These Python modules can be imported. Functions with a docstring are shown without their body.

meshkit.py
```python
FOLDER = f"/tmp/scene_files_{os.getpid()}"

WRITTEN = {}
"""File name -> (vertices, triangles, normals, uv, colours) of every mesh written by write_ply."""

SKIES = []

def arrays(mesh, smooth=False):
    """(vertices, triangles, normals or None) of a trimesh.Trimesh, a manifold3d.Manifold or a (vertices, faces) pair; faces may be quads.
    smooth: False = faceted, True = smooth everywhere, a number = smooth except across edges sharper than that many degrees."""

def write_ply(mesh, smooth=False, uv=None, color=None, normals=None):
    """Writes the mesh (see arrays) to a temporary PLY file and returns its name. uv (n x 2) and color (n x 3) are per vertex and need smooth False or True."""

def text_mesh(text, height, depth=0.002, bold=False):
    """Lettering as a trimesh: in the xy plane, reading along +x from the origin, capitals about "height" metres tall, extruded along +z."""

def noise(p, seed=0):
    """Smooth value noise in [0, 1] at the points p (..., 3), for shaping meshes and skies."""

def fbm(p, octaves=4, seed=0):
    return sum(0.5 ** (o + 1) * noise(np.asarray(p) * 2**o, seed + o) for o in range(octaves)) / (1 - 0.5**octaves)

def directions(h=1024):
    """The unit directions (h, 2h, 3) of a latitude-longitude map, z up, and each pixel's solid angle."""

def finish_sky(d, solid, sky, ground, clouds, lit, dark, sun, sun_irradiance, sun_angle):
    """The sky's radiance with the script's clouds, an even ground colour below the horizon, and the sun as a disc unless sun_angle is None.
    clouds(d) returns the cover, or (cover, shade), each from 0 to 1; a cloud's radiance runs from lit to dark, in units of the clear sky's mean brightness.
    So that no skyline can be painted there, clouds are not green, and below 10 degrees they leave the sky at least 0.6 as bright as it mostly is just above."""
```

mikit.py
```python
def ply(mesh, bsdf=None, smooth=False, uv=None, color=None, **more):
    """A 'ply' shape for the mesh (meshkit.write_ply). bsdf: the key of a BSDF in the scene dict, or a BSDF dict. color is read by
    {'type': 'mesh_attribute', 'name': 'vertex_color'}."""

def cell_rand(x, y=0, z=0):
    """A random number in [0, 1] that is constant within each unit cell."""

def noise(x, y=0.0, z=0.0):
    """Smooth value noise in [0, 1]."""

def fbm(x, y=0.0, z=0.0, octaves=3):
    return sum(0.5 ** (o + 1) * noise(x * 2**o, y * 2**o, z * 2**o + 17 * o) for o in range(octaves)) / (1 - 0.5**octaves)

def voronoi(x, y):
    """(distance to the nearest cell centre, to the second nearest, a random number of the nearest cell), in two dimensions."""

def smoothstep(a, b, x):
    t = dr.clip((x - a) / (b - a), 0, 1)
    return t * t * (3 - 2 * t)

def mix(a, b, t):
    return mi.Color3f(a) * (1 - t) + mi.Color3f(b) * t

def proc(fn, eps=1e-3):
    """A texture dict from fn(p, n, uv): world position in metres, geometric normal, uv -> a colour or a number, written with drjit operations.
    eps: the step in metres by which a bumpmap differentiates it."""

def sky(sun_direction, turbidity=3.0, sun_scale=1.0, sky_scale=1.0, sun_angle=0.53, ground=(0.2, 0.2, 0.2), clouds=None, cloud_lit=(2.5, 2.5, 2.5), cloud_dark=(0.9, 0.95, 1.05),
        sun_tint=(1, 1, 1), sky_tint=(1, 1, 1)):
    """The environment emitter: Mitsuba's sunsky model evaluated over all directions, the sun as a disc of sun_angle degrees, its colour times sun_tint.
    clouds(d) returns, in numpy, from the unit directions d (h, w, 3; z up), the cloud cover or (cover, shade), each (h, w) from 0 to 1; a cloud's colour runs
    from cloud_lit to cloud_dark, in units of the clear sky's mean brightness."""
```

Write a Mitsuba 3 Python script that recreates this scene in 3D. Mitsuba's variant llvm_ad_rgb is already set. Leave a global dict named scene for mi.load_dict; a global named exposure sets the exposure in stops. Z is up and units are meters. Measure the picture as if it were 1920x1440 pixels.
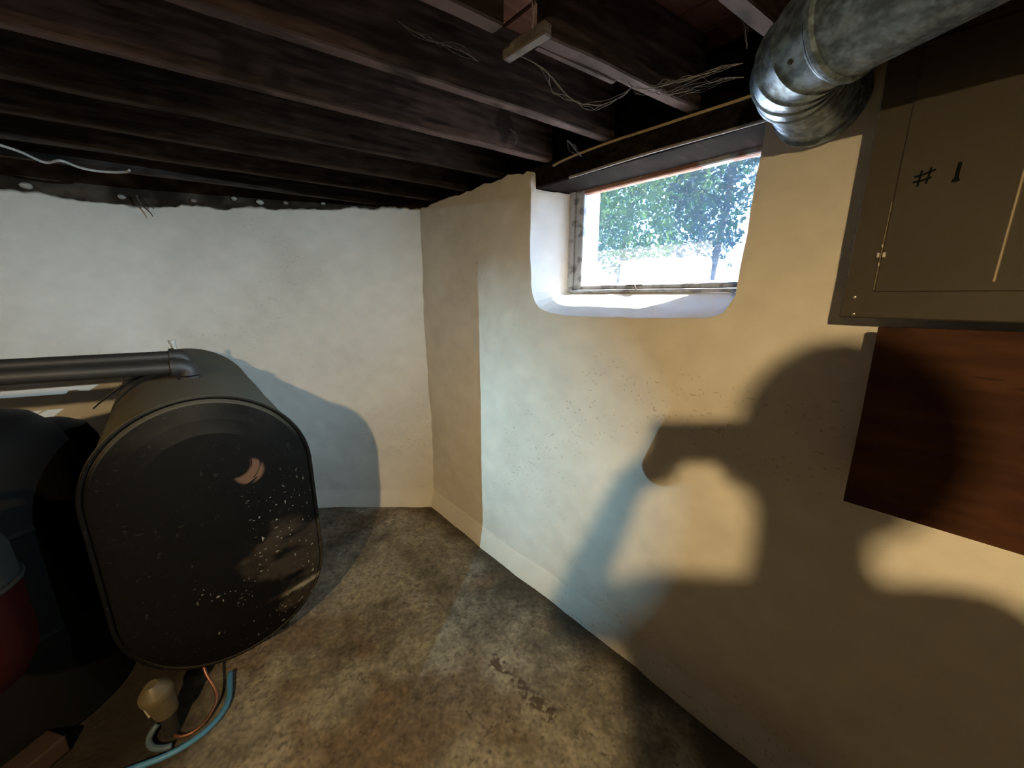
import math
import numpy as np
import trimesh
import manifold3d as m3
import shapely.geometry as sg
import mitsuba as mi
import drjit as dr
import mikit
import meshkit
from mikit import proc, noise, fbm, smoothstep, mix

T = mi.ScalarTransform4f
# ------------------------------------------------------------------ camera, sky, lamps, exposure
# x runs along the window wall from the room's corner, y out through that wall (its face is y = 0), z up.
EYE = np.array([2.573, -1.352, 1.6])
HEAD = np.array([-0.748, 0.664, 0.0])          # the way the camera faces, in plan
RIGHT = np.array([0.664, 0.748, 0.0])
PITCH = math.radians(13.1)
FWD = HEAD * math.cos(PITCH) - np.array([0, 0, 1.0]) * math.sin(PITCH)
exposure = 0.08
scene, labels = {}, {}
scene["camera"] = {"type": "perspective", "fov": math.degrees(2 * math.atan(960 / 714.0)), "fov_axis": "x",
                   "to_world": T().look_at(origin=EYE.tolist(), target=(EYE + FWD).tolist(), up=[0, 0, 1]), "near_clip": 0.002}
SKY_SCALE = 32.0
scene["sky"] = mikit.sky((0.50, 0.46, 0.72), turbidity=4.0, sun_scale=SKY_SCALE * 1.0, sun_tint=(0.88, 0.97, 1.08), sky_scale=SKY_SCALE * 1.3, ground=(0.25, 0.24, 0.2), sky_tint=(0.62, 0.95, 1.38))
BULB = np.array([3.15, -2.5, 2.03])
BULB_RADIANCE = [5300.0, 3700.0, 1750.0]
STAND_FILL = np.array([3.36, -3.60, 1.75])  # unseen spot added in place of cool daylight on the window wall
STAND_FILL_AIM = np.array([0.84, 0.0, 0.66])
STAND_FILL_POWER = [21.0, 38.0, 46.0]
scene["stand_fill_beam"] = {"type": "spot", "to_world": T().look_at(origin=STAND_FILL.tolist(), target=STAND_FILL_AIM.tolist(), up=[0, 0, 1]),
                            "intensity": {"type": "rgb", "value": STAND_FILL_POWER}, "cutoff_angle": 15.0, "beam_width": 3.5}
HANG_FILL = np.array([2.86, -0.50, 1.90])  # unseen spot added as cool fill on the left wall, replacing window light
HANG_FILL_AIM = np.array([-0.92, -1.42, 1.30])
HANG_FILL_POWER = [11.5, 16.0, 19.0]
scene["hanging_fill_beam"] = {"type": "spot", "to_world": T().look_at(origin=HANG_FILL.tolist(), target=HANG_FILL_AIM.tolist(), up=[0, 0, 1]),
                              "intensity": {"type": "rgb", "value": HANG_FILL_POWER}, "cutoff_angle": 33.0, "beam_width": 2.0}

# ------------------------------------------------------------------ helpers
rng = np.random.default_rng(7)


def numbered(key):
    if not any(k == key or k.startswith(key + "__") for k in scene):
        return key
    i = 1
    while any(k == f"{key}_{i:03d}" or k.startswith(f"{key}_{i:03d}__") for k in scene):
        i += 1
    return f"{key}_{i:03d}"


def obj(name, mesh, mat, parent=None, label=None, cat=None, group=None, kind=None, smooth=False, **more):
    key = numbered((parent + "__" if parent else "") + name)
    scene[key] = mesh if isinstance(mesh, dict) else mikit.ply(mesh, mat, smooth=smooth, **more)
    say(key, label, cat, group, kind)
    return key


def say(key, label=None, cat=None, group=None, kind=None):
    d = {k: v for k, v in (("label", label), ("category", cat), ("group", group), ("kind", kind)) if v}
    if d:
        labels[key] = {**labels.get(key, {}), **d}


def cat_(ms):
    return trimesh.util.concatenate(list(ms))


def box(lo, hi):
    m = trimesh.creation.box(extents=np.subtract(hi, lo))
    m.apply_translation(np.add(lo, hi) / 2)
    return m


def rbox(lo, hi, r=0.004):
    lo, hi = np.array(lo, float), np.array(hi, float)
    r = min(r, 0.45 * (hi - lo).min())
    pts = []
    for k in range(3):
        a, b = lo + r, hi - r
        a[k], b[k] = lo[k], hi[k]
        pts += [[x, y, z] for x in (a[0], b[0]) for y in (a[1], b[1]) for z in (a[2], b[2])]
    return trimesh.Trimesh(*_hull(np.array(pts)), process=False)


def _hull(pts):
    m = m3.Manifold.hull_points(np.asarray(pts, float)).to_mesh()
    return np.array(m.vert_properties[:, :3], float), np.array(m.tri_verts)


def frame(t, up=(0, 0, 1.0)):
    t = np.asarray(t, float)
    t = t / np.linalg.norm(t)
    if abs(t @ np.asarray(up)) > 0.95:
        up = (1.0, 0, 0)
    a = np.cross(t, up)
    a /= np.linalg.norm(a)
    return t, a, np.cross(a, t)


def sweep(points, radii, sides=16, cap=True):
    """A tube of given radii through points (rotation-minimising frames)."""
    p = np.asarray(points, float)
    r = np.broadcast_to(np.asarray(radii, float), (len(p),))
    t = np.gradient(p, axis=0)
    t /= np.linalg.norm(t, axis=1, keepdims=True) + 1e-12
    _, a, b = frame(t[0])
    ang = np.arange(sides) * 2 * np.pi / sides
    rings = []
    for i in range(len(p)):
        a = a - (a @ t[i]) * t[i]
        a /= np.linalg.norm(a)
        b = np.cross(t[i], a)
        rings.append(p[i] + r[i] * (np.cos(ang)[:, None] * a + np.sin(ang)[:, None] * b))
    v = np.vstack(rings)
    i, j = np.meshgrid(np.arange(len(p) - 1), np.arange(sides), indexing="ij")
    q = np.stack([i * sides + j, i * sides + (j + 1) % sides, (i + 1) * sides + (j + 1) % sides, (i + 1) * sides + j], -1).reshape(-1, 4)
    f = np.vstack([q[:, [0, 1, 2]], q[:, [0, 2, 3]]])
    if cap:
        n = len(v)
        v = np.vstack([v, p[0], p[-1]])
        k = np.arange(sides)
        f = np.vstack([f, np.stack([(k + 1) % sides, k, 0 * k + n], 1), np.stack([(len(p) - 1) * sides + k, (len(p) - 1) * sides + (k + 1) % sides, 0 * k + n + 1], 1)])
    return trimesh.Trimesh(v, f, process=False)


def spline(pts, n=40):
    from scipy.interpolate import CubicSpline
    p = np.asarray(pts, float)
    s = np.r_[0, np.cumsum(np.linalg.norm(np.diff(p, axis=0), axis=1))]
    return CubicSpline(s, p)(np.linspace(0, s[-1], n))


def bolt(c, d, r, h):
    d = np.asarray(d, float)
    return sweep([np.asarray(c) - d * 0.002, c + d * h * 0.7, c + d * h], [r, r, r * 0.6], 10)


def fb(p, s, o=3, seed=0):
    return meshkit.fbm(np.asarray(p) * s + 50.0, o, seed) - 0.5


def grid_mesh(P):
    h, w = P.shape[:2]
    i, j = np.meshgrid(np.arange(h - 1), np.arange(w - 1), indexing="ij")
    q = np.stack([i * w + j, i * w + j + 1, (i + 1) * w + j + 1, (i + 1) * w + j], -1).reshape(-1, 4)
    return trimesh.Trimesh(P.reshape(-1, 3), np.vstack([q[:, [0, 1, 2]], q[:, [0, 2, 3]]]), process=False)


# ------------------------------------------------------------------ materials
def mat(key, d):
    scene[key] = d
    return key


def principled(base, rough=0.6, metal=0.0, spec=0.5, **more):
    base = proc(base) if callable(base) else {"type": "rgb", "value": list(base)}
    rough = proc(rough) if callable(rough) else rough
    return {"type": "principled", "base_color": base, "roughness": rough, "metallic": metal, "specular": spec, **more}


def twosided(d):
    return {"type": "twosided", "bsdf": d}


def plaster_color(p, n, uv):
    a = fbm(p.x * 1.7, p.y * 1.7, p.z * 1.7, 3)
    b = fbm(p.x * 14, p.y * 14, p.z * 14, 3)
    c = mix((0.80, 0.775, 0.715), (0.72, 0.69, 0.63), smoothstep(0.4, 0.75, a))
    c = c * (0.93 + 0.14 * b)
    specks = smoothstep(0.80, 0.88, noise(p.x * 90, p.y * 90, p.z * 90)) * smoothstep(0.5, 0.7, a)
    return mix(c, (0.42, 0.37, 0.30), specks * 0.5)


def plaster_bump(p, n, uv):
    return fbm(p.x * 30, p.y * 30, p.z * 30, 3) + 0.35 * noise(p.x * 160, p.y * 160, p.z * 160)


PLASTER = mat("plaster", twosided({"type": "bumpmap", "scale": 0.0016, "arbitrary": proc(plaster_bump, 2e-3), "bsdf": {"type": "diffuse", "reflectance": proc(plaster_color)}}))


def rubble_color(p, n, uv):
    a = fbm(p.x * 9, p.y * 9, p.z * 9, 3)
    return mix((0.035, 0.028, 0.022), (0.11, 0.09, 0.07), smoothstep(0.4, 0.75, a))


RUBBLE = mat("rubble", twosided({"type": "diffuse", "reflectance": proc(rubble_color)}))
STONE = mat("stone_light", {"type": "diffuse", "reflectance": {"type": "rgb", "value": [0.48, 0.45, 0.40]}})
STONE_D = mat("stone_brown", {"type": "diffuse", "reflectance": {"type": "rgb", "value": [0.28, 0.23, 0.19]}})


def scar_fn(p):
    """1 along a scar left by the trowel, 0 elsewhere."""
    t = dr.clip((p.x - 1.49) / 0.31, 0, 1)
    d = dr.sqrt(dr.square(p.x - 1.49 - 0.31 * t) + dr.square(p.y + 0.487 - 0.02 * t)) + 0.05 * (fbm(p.x * 22, p.y * 22, 8.0, 3) - 0.5)
    return smoothstep(0.045, 0.012, d)


def floor_color(p, n, uv):
    a = fbm(p.x * 1.6 + 3.1, p.y * 1.6, 0.3, 4)
    b = fbm(p.x * 7, p.y * 7, 1.3, 4)
    c = fbm(p.x * 34, p.y * 34, 2.3, 3)
    col = mix((0.062, 0.050, 0.038), (0.31, 0.285, 0.23), smoothstep(0.34, 0.66, 0.62 * a + 0.38 * b))
    col = mix(col, (0.150, 0.105, 0.068), smoothstep(0.50, 0.66, fbm(p.x * 3.3 + 9, p.y * 3.3 + 2, 5.0, 3)) * 0.75)
    col = col * (0.45 + 1.1 * c) * (0.75 + 0.5 * noise(p.x * 90, p.y * 90, 1.0))
    pits = smoothstep(0.66, 0.84, fbm(p.x * 62, p.y * 62, 7.0, 3) * (0.7 + 0.6 * b))
    col = mix(col, (0.045, 0.033, 0.022), pits * 0.45)
    oil = smoothstep(0.40, 0.16, dr.sqrt(dr.square((p.x - 0.45) * 0.5) + dr.square(p.y + 1.78)) - 0.14 * (b - 0.5) - 0.06)  # floor colour darker in a ragged patch left of the tank
    col = mix(col, (0.018, 0.014, 0.011), oil * 0.93)
    scar = scar_fn(p)
    col = mix(col, (0.11, 0.085, 0.065), smoothstep(0.50, 0.72, fbm(p.x * 70, p.y * 70, 4.0, 3) + 0.25 * scar - 0.12) * scar)
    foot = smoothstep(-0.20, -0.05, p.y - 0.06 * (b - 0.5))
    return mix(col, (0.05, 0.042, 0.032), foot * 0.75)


def floor_bump(p, n, uv):
    return fbm(p.x * 24, p.y * 24, 0.5, 4) + 0.5 * noise(p.x * 110, p.y * 110, 3.0) + 2.2 * scar_fn(p) * fbm(p.x * 45, p.y * 45, 6.0, 3)


FLOOR = mat("floor_concrete", twosided({"type": "bumpmap", "scale": 0.004, "arbitrary": proc(floor_bump, 3e-3), "bsdf": principled(floor_color, 0.75, spec=0.25)}))


def wood_fn(dark, light, dust, along=1.0):
    def fn(p, n, uv):
        # the grain runs along y
        g = fbm(p.x * 60, p.y * 2.2, p.z * 60, 4)
        b = fbm(p.x * 5, p.y * 3.0, p.z * 5, 3)
        c = mix(dark, light, smoothstep(0.32, 0.72, 0.6 * g + 0.4 * b))
        c = c * (0.7 + 0.6 * noise(p.x * 25, p.y * 25, p.z * 25))
        knot = smoothstep(0.70, 0.80, fbm(p.x * 8, p.y * 9, p.z * 9, 2))
        c = mix(c, dark, knot * 0.8) * (0.75 + 0.5 * fbm(p.x * 30, p.y * 12, p.z * 30, 3))
        under = smoothstep(-0.6, -0.95, n.z) * smoothstep(0.25, 0.6, fbm(p.x * 18, p.y * 9, 4.0, 3))
        return mix(c, dust, under * 0.85)
    return fn


def wood_bump(p, n, uv):
    return fbm(p.x * 70, p.y * 3, p.z * 70, 3) + 0.4 * noise(p.x * 120, p.y * 40, p.z * 120)


def bumped(d, fn, scale, eps=2e-3):
    return {"type": "bumpmap", "scale": scale, "arbitrary": proc(fn, eps), "bsdf": d}


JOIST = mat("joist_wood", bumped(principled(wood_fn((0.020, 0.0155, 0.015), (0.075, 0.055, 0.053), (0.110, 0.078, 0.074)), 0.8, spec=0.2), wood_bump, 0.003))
JOIST_SHADED = mat("shaded_joist_wood", bumped(principled(wood_fn((0.010, 0.0085, 0.008), (0.038, 0.031, 0.028), (0.058, 0.046, 0.041)), 0.85, spec=0.1), wood_bump, 0.003))  # same wood with the shade of the dim joists put into its colour
PLANK = mat("plank_wood", bumped(principled(wood_fn((0.06, 0.026, 0.017), (0.15, 0.072, 0.048), (0.11, 0.05, 0.035)), 0.8, spec=0.2), wood_bump, 0.002))
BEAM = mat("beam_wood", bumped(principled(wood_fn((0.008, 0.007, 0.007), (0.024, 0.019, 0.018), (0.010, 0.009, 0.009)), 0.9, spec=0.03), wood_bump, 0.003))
BATTEN = mat("batten_wood", bumped(principled(wood_fn((0.10, 0.092, 0.088), (0.24, 0.225, 0.215), (0.30, 0.285, 0.275)), 0.8, spec=0.2), wood_bump, 0.003))


def red_header(p, n, uv):
    g = fbm(p.x * 3, p.y * 60, p.z * 60, 3)
    c = mix((0.16, 0.07, 0.045), (0.30, 0.17, 0.12), smoothstep(0.3, 0.7, g))
    return mix(c, (0.36, 0.35, 0.33), smoothstep(0.52, 0.68, fbm(p.x * 9, p.y * 9, p.z * 9, 4)))


def worn_paint(p, n, uv):
    w = fbm(p.x * 22, p.y * 22, p.z * 22, 4)
    return mix((0.46, 0.50, 0.56), (0.14, 0.15, 0.18), smoothstep(0.5, 0.66, w) * 0.8)


HEADER = mat("header_wood", principled(red_header, 0.7, spec=0.3))
SASH = mat("sash_paint", principled(worn_paint, 0.6, spec=0.3))
WHITE = mat("white_paint", principled((0.82, 0.82, 0.80), 0.6))
WHITE_BLOCK = mat("white_block_paint", principled(lambda p, n, uv: mix((0.86, 0.85, 0.83), (0.7, 0.68, 0.66), smoothstep(0.5, 0.8, fbm(p.x * 5, p.y * 5, p.z * 5, 3))), 0.7))


def grime(p, n, uv):
    edge = smoothstep(0.10, 0.0, p.z - 1.66) + smoothstep(0.10, 0.0, p.x - 1.30)
    spots = smoothstep(0.74, 0.84, noise(p.x * 140, 0.0, p.z * 140))
    return dr.clip(0.085 + 0.07 * fbm(p.x * 9, 1.0, p.z * 9, 3) * 0.6 + 0.10 * edge * fbm(p.x * 30, 2.0, p.z * 30, 3) + 0.10 * spots, 0, 0.8)


PANE = mat("dusty_pane", {"type": "blendbsdf", "weight": proc(grime), "a": {"type": "thindielectric"},
                          "b": {"type": "principledthin", "base_color": {"type": "rgb", "value": [0.75, 0.80, 0.82]}, "roughness": 0.8, "diff_trans": 1.2, "spec_trans": 0.0}})


def galv(rough_spangle):
    def fn(p, n, uv):
        s = fbm(p.x * 60, p.y * 60, p.z * 60, 3)
        t = noise(p.x * 190, p.y * 190, p.z * 190)
        c = mix((0.125, 0.175, 0.225), (0.32, 0.43, 0.54), smoothstep(0.3, 0.75, s))
        return c * (1.0 - rough_spangle + rough_spangle * (0.5 + 1.0 * t))
    return fn


DUCT = mat("galvanized_rough", principled(galv(0.45), lambda p, n, uv: 0.42 + 0.25 * noise(p.x * 90, p.y * 90, p.z * 90), metal=0.68))
ELBOW = mat("galvanized_smooth", principled(galv(0.12), 0.36, metal=0.68))
PANEL = mat("panel_paint", principled(lambda p, n, uv: mix((0.058, 0.051, 0.040), (0.049, 0.043, 0.034), fbm(p.x * 6, p.y * 6, p.z * 6, 3)), 0.6, spec=0.2))
PANEL_GLINT = mat("panel_edge_glint", principled((0.24, 0.20, 0.14), 0.5, metal=0.2))  # paler colour painting the highlight on the door edge and rib
MARKER = mat("marker_ink", principled((0.006, 0.008, 0.008), 0.9, spec=0.05))
STEEL = mat("bright_steel", principled((0.6, 0.58, 0.52), 0.3, metal=0.9))


def board_color(p, n, uv):
    g = fbm(p.x * 6, p.y * 6, p.z * 30, 4)
    c = mix((0.042, 0.016, 0.009), (0.070, 0.028, 0.014), smoothstep(0.3, 0.7, g))
    scr = smoothstep(0.70, 0.78, fbm(p.x * 14, p.y, p.z * 60, 3)) * smoothstep(1.36, 1.42, p.z)
    return mix(c, (0.03, 0.015, 0.01), scr * 0.8)


BOARD = mat("board_wood", principled(board_color, 0.7, spec=0.12))


def tank_color(p, n, uv):
    a = fbm(p.x * 5, p.y * 5, p.z * 5, 4)
    base = mix((0.0028, 0.0029, 0.003), (0.0058, 0.0056, 0.0053), a)
    dust = smoothstep(0.15, 0.75, n.z + 0.35 * (a - 0.5))
    base = mix(base, (0.075, 0.067, 0.048), dust)
    face = smoothstep(0.78, 0.84, p.x)
    # paint worn to brown primer in a crescent high on the end, scuffs low on its right
    d1 = dr.sqrt(dr.square((p.y + 1.215) / 0.055) + dr.square((p.z - 0.955) / 0.055))
    arc = dr.sqrt(dr.square(p.y + 1.255) + dr.square(p.z - 0.992))
    cres = smoothstep(1.0, 0.75, d1) * smoothstep(0.045, 0.058, arc) * smoothstep(0.34, 0.52, fbm(arc * 120, p.y * 14 + p.z * 9, 1.0, 3))
    base = mix(base, (0.11, 0.062, 0.040), cres * face)
    reg = smoothstep(0.45, 0.05, dr.sqrt(dr.square(p.y + 1.08) + dr.square((p.z - 0.42) * 0.8)))
    sc = smoothstep(0.56, 0.72, fbm(p.y * 9, p.z * 16, 3.0, 4) * 0.6 + 0.4 * reg)
    base = mix(base, (0.040, 0.030, 0.021), sc * face * 0.8)
    sp = smoothstep(0.83, 0.90, noise(p.y * 125, p.z * 125, p.x * 125)) * smoothstep(0.15, 0.7, reg + 0.22)
    sp = sp * smoothstep(0.30, 0.48, fbm(p.y * 7, p.z * 7, 4.0, 3))
    base = mix(base, (0.26, 0.24, 0.20), sp * face)
    d2 = dr.sqrt(dr.square((p.y + 1.09 + 0.4 * (p.z - 0.37)) / 0.10) + dr.square((p.z - 0.37) / 0.02))
    return mix(base, (0.34, 0.29, 0.20), smoothstep(1.2, 0.3, d2 + 0.9 * (fbm(p.y * 30, p.z * 40, 2.0, 3) - 0.4)) * face * 0.8)


TANK = mat("tank_paint", principled(tank_color, 0.75, spec=0.08))
BLACK = mat("black_iron", principled(lambda p, n, uv: mix((0.014, 0.013, 0.012), (0.03, 0.026, 0.022), fbm(p.x * 12, p.y * 12, p.z * 12, 3)), 0.55))
GAUGE = mat("gauge_plastic", principled((0.42, 0.40, 0.36), 0.4))
SOOT = mat("dark_drum_paint", principled((0.006, 0.006, 0.006), 0.6, spec=0.1))
RED = mat("red_paint", principled((0.020, 0.0015, 0.0015), 0.5, spec=0.15))
GREYCAP = mat("grey_metal", principled((0.022, 0.025, 0.025), 0.6, spec=0.15))


def cup_color(p, n, uv):
    a = fbm(p.x * 30, p.y * 30, p.z * 30, 3)
    return mix((0.125, 0.105, 0.06), (0.09, 0.072, 0.04), a)


CUP = mat("cup_paint", principled(cup_color, 0.45))
BLUE = mat("blue_rubber", principled((0.07, 0.25, 0.50), 0.45))
BLUE_D = mat("dull_blue_rubber", principled((0.08, 0.13, 0.17), 0.5))
COPPER = mat("copper_pipe", principled((0.30, 0.14, 0.10), 0.4, metal=0.7))
BLOCK = mat("brown_block", principled(lambda p, n, uv: mix((0.042, 0.021, 0.012), (0.026, 0.013, 0.009), fbm(p.x * 14, p.y * 14, p.z * 14, 3)), 0.8))
TAN = mat("tan_sheath", principled((0.50, 0.40, 0.24), 0.5))
GREYCABLE = mat("grey_sheath", principled((0.30, 0.29, 0.28), 0.6))
WHITEWIRE = mat("white_sheath", principled((0.42, 0.42, 0.41), 0.5))
ROOT = mat("dark_root", principled((0.07, 0.06, 0.05), 0.8))
WEB = mat("web_silk", {"type": "diffuse", "reflectance": {"type": "rgb", "value": [0.30, 0.32, 0.35]}})
GREYWALL = mat("grey_stone_wall", {"type": "diffuse", "reflectance": proc(lambda p, n, uv: mix((0.09, 0.08, 0.07), (0.15, 0.14, 0.12), fbm(p.x * 3, p.y * 3, p.z * 3, 3)))})
LAWN = mat("pale_gravel", {"type": "diffuse", "reflectance": proc(lambda p, n, uv: mix((0.62, 0.61, 0.57), (0.40, 0.42, 0.30), smoothstep(4.0, 9.0, p.y + 2 * fbm(p.x * 2, p.y * 2, 0.0, 3))))})
BARK = mat("bark", {"type": "diffuse", "reflectance": {"type": "rgb", "value": [0.10, 0.09, 0.085]}})


def leaf(c):
    return twosided_none({"type": "principledthin", "base_color": {"type": "rgb", "value": list(c)}, "roughness": 0.6, "diff_trans": 0.9, "spec_trans": 0.0})


def twosided_none(d):
    return d


LEAF = [mat("leaf_green", leaf((0.075, 0.14, 0.035))), mat("leaf_teal", leaf((0.035, 0.085, 0.045))), mat("leaf_blue", leaf((0.030, 0.058, 0.070)))]

# ------------------------------------------------------------------ the setting
X1, Y0 = 6.3, -4.3


def floor_mesh():
    x, y = np.meshgrid(np.arange(-1.7, X1 + 0.2, 0.03), np.arange(Y0 - 0.2, 0.3, 0.03))
    z = 0.020 * fb(np.stack([x, y, 0 * x], -1), 1.3, 3) + 0.010 * fb(np.stack([x, y, 0 * x], -1), 7, 3, 5)
    return grid_mesh(np.stack([x, y, z], -1))


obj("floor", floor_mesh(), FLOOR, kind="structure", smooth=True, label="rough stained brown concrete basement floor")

# the window wall: a parged stone wall with a splayed opening and a flared foot
CS = m3.CrossSection


def prism_y(poly, y0, y1, poly2=None):
    a = np.array([[u, y0, z] for u, z in poly])
    b = np.array([[u, y1, z] for u, z in (poly2 or poly)])
    return m3.Manifold.hull_points(np.vstack([a, b]))


def mbox(lo, hi):
    return m3.Manifold.cube(np.subtract(hi, lo).tolist()).translate(list(map(float, lo)))


FRONT = [(1.190, 2.30), (1.186, 2.0), (1.180, 1.85), (1.192, 1.68), (1.203, 1.61), (1.222, 1.568), (1.252, 1.542), (1.30, 1.525), (1.36, 1.516), (1.45, 1.510), (1.75, 1.512), (2.03, 1.524), (2.085, 1.545), (2.115, 1.60), (2.118, 1.80), (2.112, 1.95), (2.125, 2.06), (2.15, 2.30)]
BACK = [(1.245, 2.30), (1.245, 1.640), (1.249, 1.628), (1.256, 1.621), (1.268, 1.618), (2.10, 1.618), (2.12, 1.63), (2.14, 2.30)]


def wall_right_mesh():
    prof = [(0.0, -0.12), (0.0, 2.155), (0.45, 2.155), (0.45, -0.12)]
    w = m3.Manifold.extrude(CS([prof[::-1]]), X1 + 1.0)                     # profile (y, z), extruded along x
    w = w.transform(np.array([[0, 0, 1, -0.6], [1, 0, 0, 0], [0, 1, 0, 0]], float))
    w = w - prism_y([(a + 0.006 * np.sign(a - 1.65), b - 0.006) for a, b in FRONT], -0.06, 0.004, FRONT)
    w = w - prism_y(FRONT, -0.001, 0.235, BACK)
    w = w - mbox((1.235, 0.22, 1.61), (2.15, 0.6, 2.125))
    w = w - mbox((-0.7, 0.028, 2.088), (X1 + 0.5, 0.27, 2.4))         # the bed of the sill beam
    w = w.refine_to_length(0.028)
    m = w.to_mesh()
    v, f = np.array(m.vert_properties[:, :3], float), np.array(m.tri_verts)
    tm = trimesh.Trimesh(v, f, process=True)
    trimesh.smoothing.filter_taubin(tm, lamb=0.5, nu=0.52, iterations=4)
    v = np.array(tm.vertices)
    d = np.stack([fb(v, 2.1, 3, 1), fb(v, 2.1, 3, 2), fb(v, 2.1, 3, 3)], 1) * np.array([0.012, 0.030, 0.012])
    d += np.stack([fb(v, 14, 3, 4), fb(v, 14, 3, 5), fb(v, 14, 3, 6)], 1) * 0.008
    top = np.clip((v[:, 2] - 2.11) / 0.045, 0, 1) * (v[:, 1] < 0.05)
    d[:, 2] += top * (0.035 * fb(v, 6, 2, 8) + 0.028 * fb(v, 30, 2, 9) + 0.01)
    keep = np.clip((0.40 - v[:, 1]) / 0.1, 0, 1)[:, None]
    fr = (v[:, 1] > 0.20)[:, None]
    d = np.where(fr, d * 0.1, d) * keep
    tm.vertices = v + d
    return tm


obj("wall_right", wall_right_mesh(), PLASTER, kind="structure", smooth=24, label="whitewashed parged stone wall with the small window")

cx_, cr_ = np.arange(-0.35, X1, 0.03), np.array([(0.03, 0.128), (0.001, 0.111), (-0.012, 0.085), (-0.026, 0.055), (-0.038, 0.028), (-0.048, 0.004), (-0.054, -0.03)])
CV = np.array([[(a, b_, c_) for a in cx_] for b_, c_ in cr_])
dv_ = CV.copy()
dv_[..., 1] = 0.0
CV[..., 1] += 0.030 * fb(dv_, 2.1, 3, 2) + 0.008 * fb(CV, 14, 3, 5)
CV[..., 2] += 0.016 * fb(dv_ * [1, 0, 0], 3.0, 3, 11)
obj("cove", grid_mesh(CV[::-1]), PLASTER, "wall_right", smooth=True, label="flared plaster foot of the wall")
LEFT = spline([(0.30, 0.20), (0.125, 0.0), (-0.20, -0.38), (-0.52, -0.76), (-0.80, -1.15), (-0.95, -1.45), (-0.97, -1.75), (-0.90, -2.15), (-0.85, -2.8), (-0.85, Y0 - 0.3)], 260)


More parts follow.
